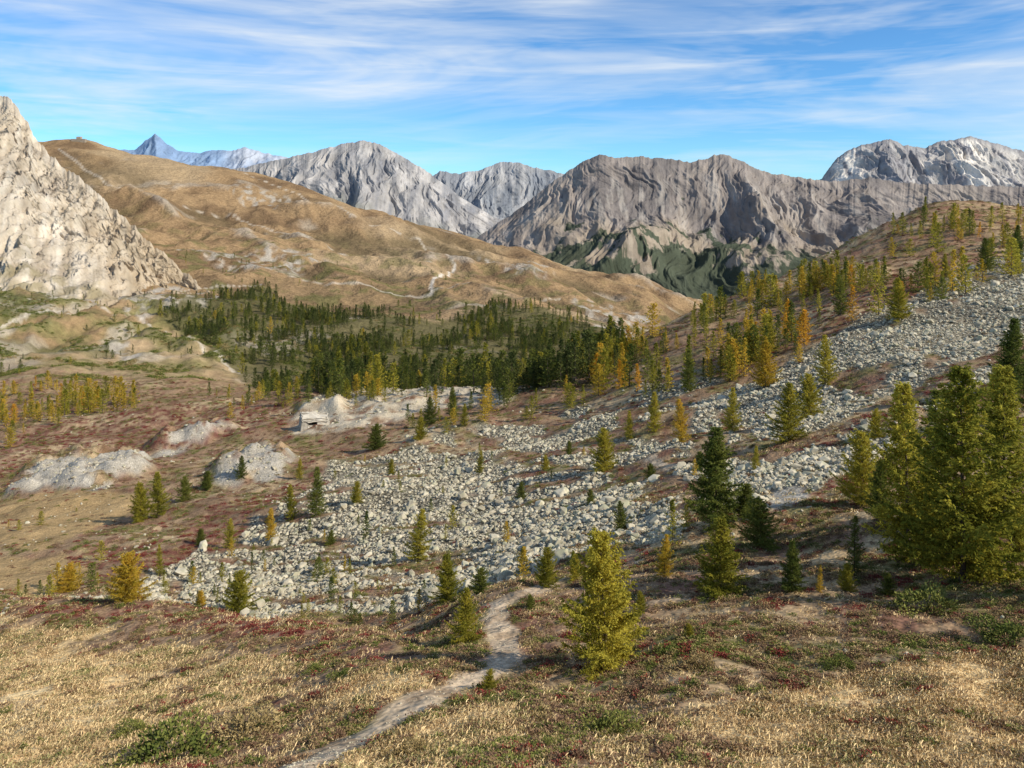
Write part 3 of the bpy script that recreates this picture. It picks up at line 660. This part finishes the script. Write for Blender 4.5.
# ---- grass
GM=[foliage_material('dry_grass',(.56,.40,.19),(.80,.61,.33),0),foliage_material('brown_grass',(.37,.235,.115),(.56,.39,.20),0),foliage_material('green_grass',(.24,.23,.09),(.40,.35,.15),0)]
def tuft(seed,n=22):
    r=np.random.default_rng(seed); b=r.normal(0,.09,(n,2)); a=r.uniform(0,6.283,n); h=r.uniform(.02,.075,n); ln=r.uniform(.02,.10,n)
    base=np.concatenate([b,np.full((n,1),-.02)],1); tip=base+np.stack([np.cos(a)*ln,np.sin(a)*ln,h],-1)
    sd=np.stack([-np.sin(a),np.cos(a),0*a],-1)*.0065
    mid=(base+tip)/2+np.array([0,0,.02])
    q=np.stack([base-sd,base+sd,mid+sd*.8,tip],1).reshape(-1,3)
    return q,np.arange(n*4).reshape(-1,4),np.zeros(n,np.int32),0,base*8
GP=[quad_mesh('grass',*tuft(600+k),[GM[c]]) for c in range(3) for k in range(3)]
w=inv*(YG<75)*(YG>9)*(1-sm(.1,.5,pathm))*(.15+dg)*(.25+sm(-.3,.3,nA))
n=55000; x,y,z,k=sample(w,n,31); r=np.random.default_rng(32); q=r.random(n)+.5*nA.ravel()[k]+.4*nB.ravel()[k]
ct=np.where(q<.6,0,np.where(q<.95,1,2)); s=r.uniform(.6,1.3,n)*(.7+y/45)
instancer('dry_grass',np.stack([x,y,z],-1),np.stack([0*x,0*x,r.uniform(0,6.28,n)],-1),np.stack([s,s,s*.8],-1),ct*3+r.integers(0,3,n),[proto('g_%02d'%i,m) for i,m in enumerate(GP)])
print('scatter',time.time()-T0)

# ------------------------------------------------------------------ concrete bunker
m_con=solid_material('weathered_concrete',(.30,.27,.22),(.56,.51,.42),.8,.05)
m_shade=solid_material('painted_interior_shade',(.02,.02,.02),(.04,.035,.03),1,0)  # near-black colour stands in for the shade inside the bunker opening
bx,by,bz=ground(316,426)
par=bpy.data.objects.new('concrete_bunker',None); scene.collection.objects.link(par); par.location=(bx,by,bz-.9); par.rotation_euler=(math.radians(3),math.radians(6),math.radians(22)); par.scale=(.62,.6,.6)
def prism(name,pts2,x0,x1,mat,parent,bev=.08,rough=.0):
    bm=bmesh.new(); a=[bm.verts.new((x0,p[0],p[1])) for p in pts2]; b=[bm.verts.new((x1,p[0],p[1])) for p in pts2]
    bm.faces.new(a[::-1]); bm.faces.new(b)
    for i in range(len(a)): bm.faces.new((a[i],a[(i+1)%len(a)],b[(i+1)%len(b)],b[i]))
    bmesh.ops.recalc_face_normals(bm,faces=bm.faces)
    bmesh.ops.bevel(bm,geom=list(bm.edges),offset=bev,segments=2,affect='EDGES')
    q=random.Random(len(name))
    if rough:
        bmesh.ops.subdivide_edges(bm,edges=bm.edges,cuts=3,use_grid_fill=True)
        for v in bm.verts: v.co+=Vector((q.gauss(0,rough),q.gauss(0,rough),q.gauss(0,rough)))
    me=bpy.data.meshes.new(name); bm.to_mesh(me); bm.free(); me.materials.append(mat); o=add_obj(name,me); o.parent=parent; return o
prism('wall_left',[(-.2,-1),(6,-1),(6,2.6),(.35,2.6)],-5.0,-2.6,m_con,par,rough=.08)
prism('wall_right',[(-.6,-1),(6,-1),(6,2.6),(.35,2.6)],.6,5.0,m_con,par,rough=.1)
prism('sill',[(-.1,-1),(6,-1),(6,.9),(.2,.9)],-2.55,.55,m_con,par,rough=.05)
prism('roof',[(-.1,2.75),(6.4,2.75),(5.6,4.6),(3.2,4.9),(.9,3.5)],-4.9,4.2,m_con,par,.25,rough=.22)
prism('back_wall',[(3.5,.95),(5.9,.95),(5.9,2.5),(3.5,2.5)],-2.5,.5,m_shade,par,.02)
prism('wing_wall',[(0,-1),(.9,-1),(.7,1.1),(.1,1.3)],5.15,9.0,m_con,par,rough=.14)
fx,fy,fz_=ground(78,143)
m_ft=solid_material('fort_stone',(.30,.24,.17),(.44,.36,.27),.2,.1)
fp=bpy.data.objects.new('ruined_fort',None); scene.collection.objects.link(fp); fp.location=(fx,fy,fz_)
prism('fort_wall',[(0,-6),(10,-6),(10,7),(0,7)],-18,14,m_ft,fp,.4)
prism('fort_tower',[(1,7.02),(9,7.02),(9,13),(1,12)],-6,4,m_ft,fp,.4)

# ------------------------------------------------------------------ LIGHT / SKY
sun_v=Vector((.84,-.40,.68)).normalized()
sd=bpy.data.lights.new('sun','SUN'); sd.energy=5.0; sd.angle=math.radians(.53); sd.color=(1,.93,.80)
so=bpy.data.objects.new('sun',sd); scene.collection.objects.link(so); so.rotation_euler=sun_v.to_track_quat('Z','Y').to_euler()
w=bpy.data.worlds.new('World'); scene.world=w; w.use_nodes=True; nt=w.node_tree; nt.nodes.clear()
out=N(nt,'ShaderNodeOutputWorld'); bg=N(nt,'ShaderNodeBackground'); nt.links.new(bg.outputs[0],out.inputs[0]); bg.inputs[1].default_value=.118
sky=N(nt,'ShaderNodeTexSky'); sky.sky_type='NISHITA'; sky.sun_disc=False
sky.sun_elevation=math.asin(sun_v.z); sky.sun_rotation=math.atan2(sun_v.x,sun_v.y)
sky.altitude=2300; sky.air_density=1.0; sky.dust_density=.2; sky.ozone_density=2.0
mul=N(nt,'ShaderNodeVectorMath',operation='MULTIPLY'); nt.links.new(sky.outputs[0],mul.inputs[0]); mul.inputs[1].default_value=(.62,1.07,1.38)
tc=N(nt,'ShaderNodeTexCoord').outputs['Generated']
def cloud(scale,rot,ns,seed,a,b,dist=.6,det=5):
    mp=N(nt,'ShaderNodeMapping'); nt.links.new(tc,mp.inputs[0]); mp.inputs['Scale'].default_value=scale; mp.inputs['Rotation'].default_value=rot; mp.inputs['Location'].default_value=(seed,seed*.7,seed*1.3)
    n=N(nt,'ShaderNodeTexNoise'); nt.links.new(mp.outputs[0],n.inputs['Vector']); n.inputs['Scale'].default_value=ns; n.inputs['Detail'].default_value=det; n.inputs['Roughness'].default_value=.6; n.inputs['Distortion'].default_value=dist
    return maprange(nt,n.outputs['Fac'],a,b,0,1)
c1=cloud((1.2,1.2,7),(0,math.radians(-7),0),1.6,3.1,.44,.78,.7)
c2=cloud((1.6,1.6,20),(0,math.radians(6),0),2.2,8.4,.46,.78,.6,4)
c3=cloud((1,1,3),(0,0,0),1.7,5.5,.38,.58,.2,2)
cc=mathn(nt,'MINIMUM',mathn(nt,'ADD',c1,mathn(nt,'MULTIPLY',c2,.5)),1.0)
cc=mathn(nt,'MULTIPLY',cc,maprange(nt,c3,0,1,.3,.9))
mx=N(nt,'ShaderNodeMix',data_type='RGBA'); nt.links.new(cc,mx.inputs[0]); nt.links.new(mul.outputs[0],mx.inputs[6]); mx.inputs[7].default_value=(7.6,7.95,8.15,1)
nt.links.new(mx.outputs[2],bg.inputs[0])

cam=bpy.data.cameras.new('camera'); co=bpy.data.objects.new('camera',cam); scene.collection.objects.link(co)
co.location=(0,0,0); co.rotation_euler=(math.radians(90),0,0)
cam.sensor_width=36; cam.lens=36*F/1024; cam.shift_y=-(384-HV)/1024; cam.clip_start=.1; cam.clip_end=90000
scene.camera=co
scene.view_settings.view_transform='Standard'; scene.view_settings.look='None'; scene.view_settings.exposure=0
print('done',time.time()-T0)
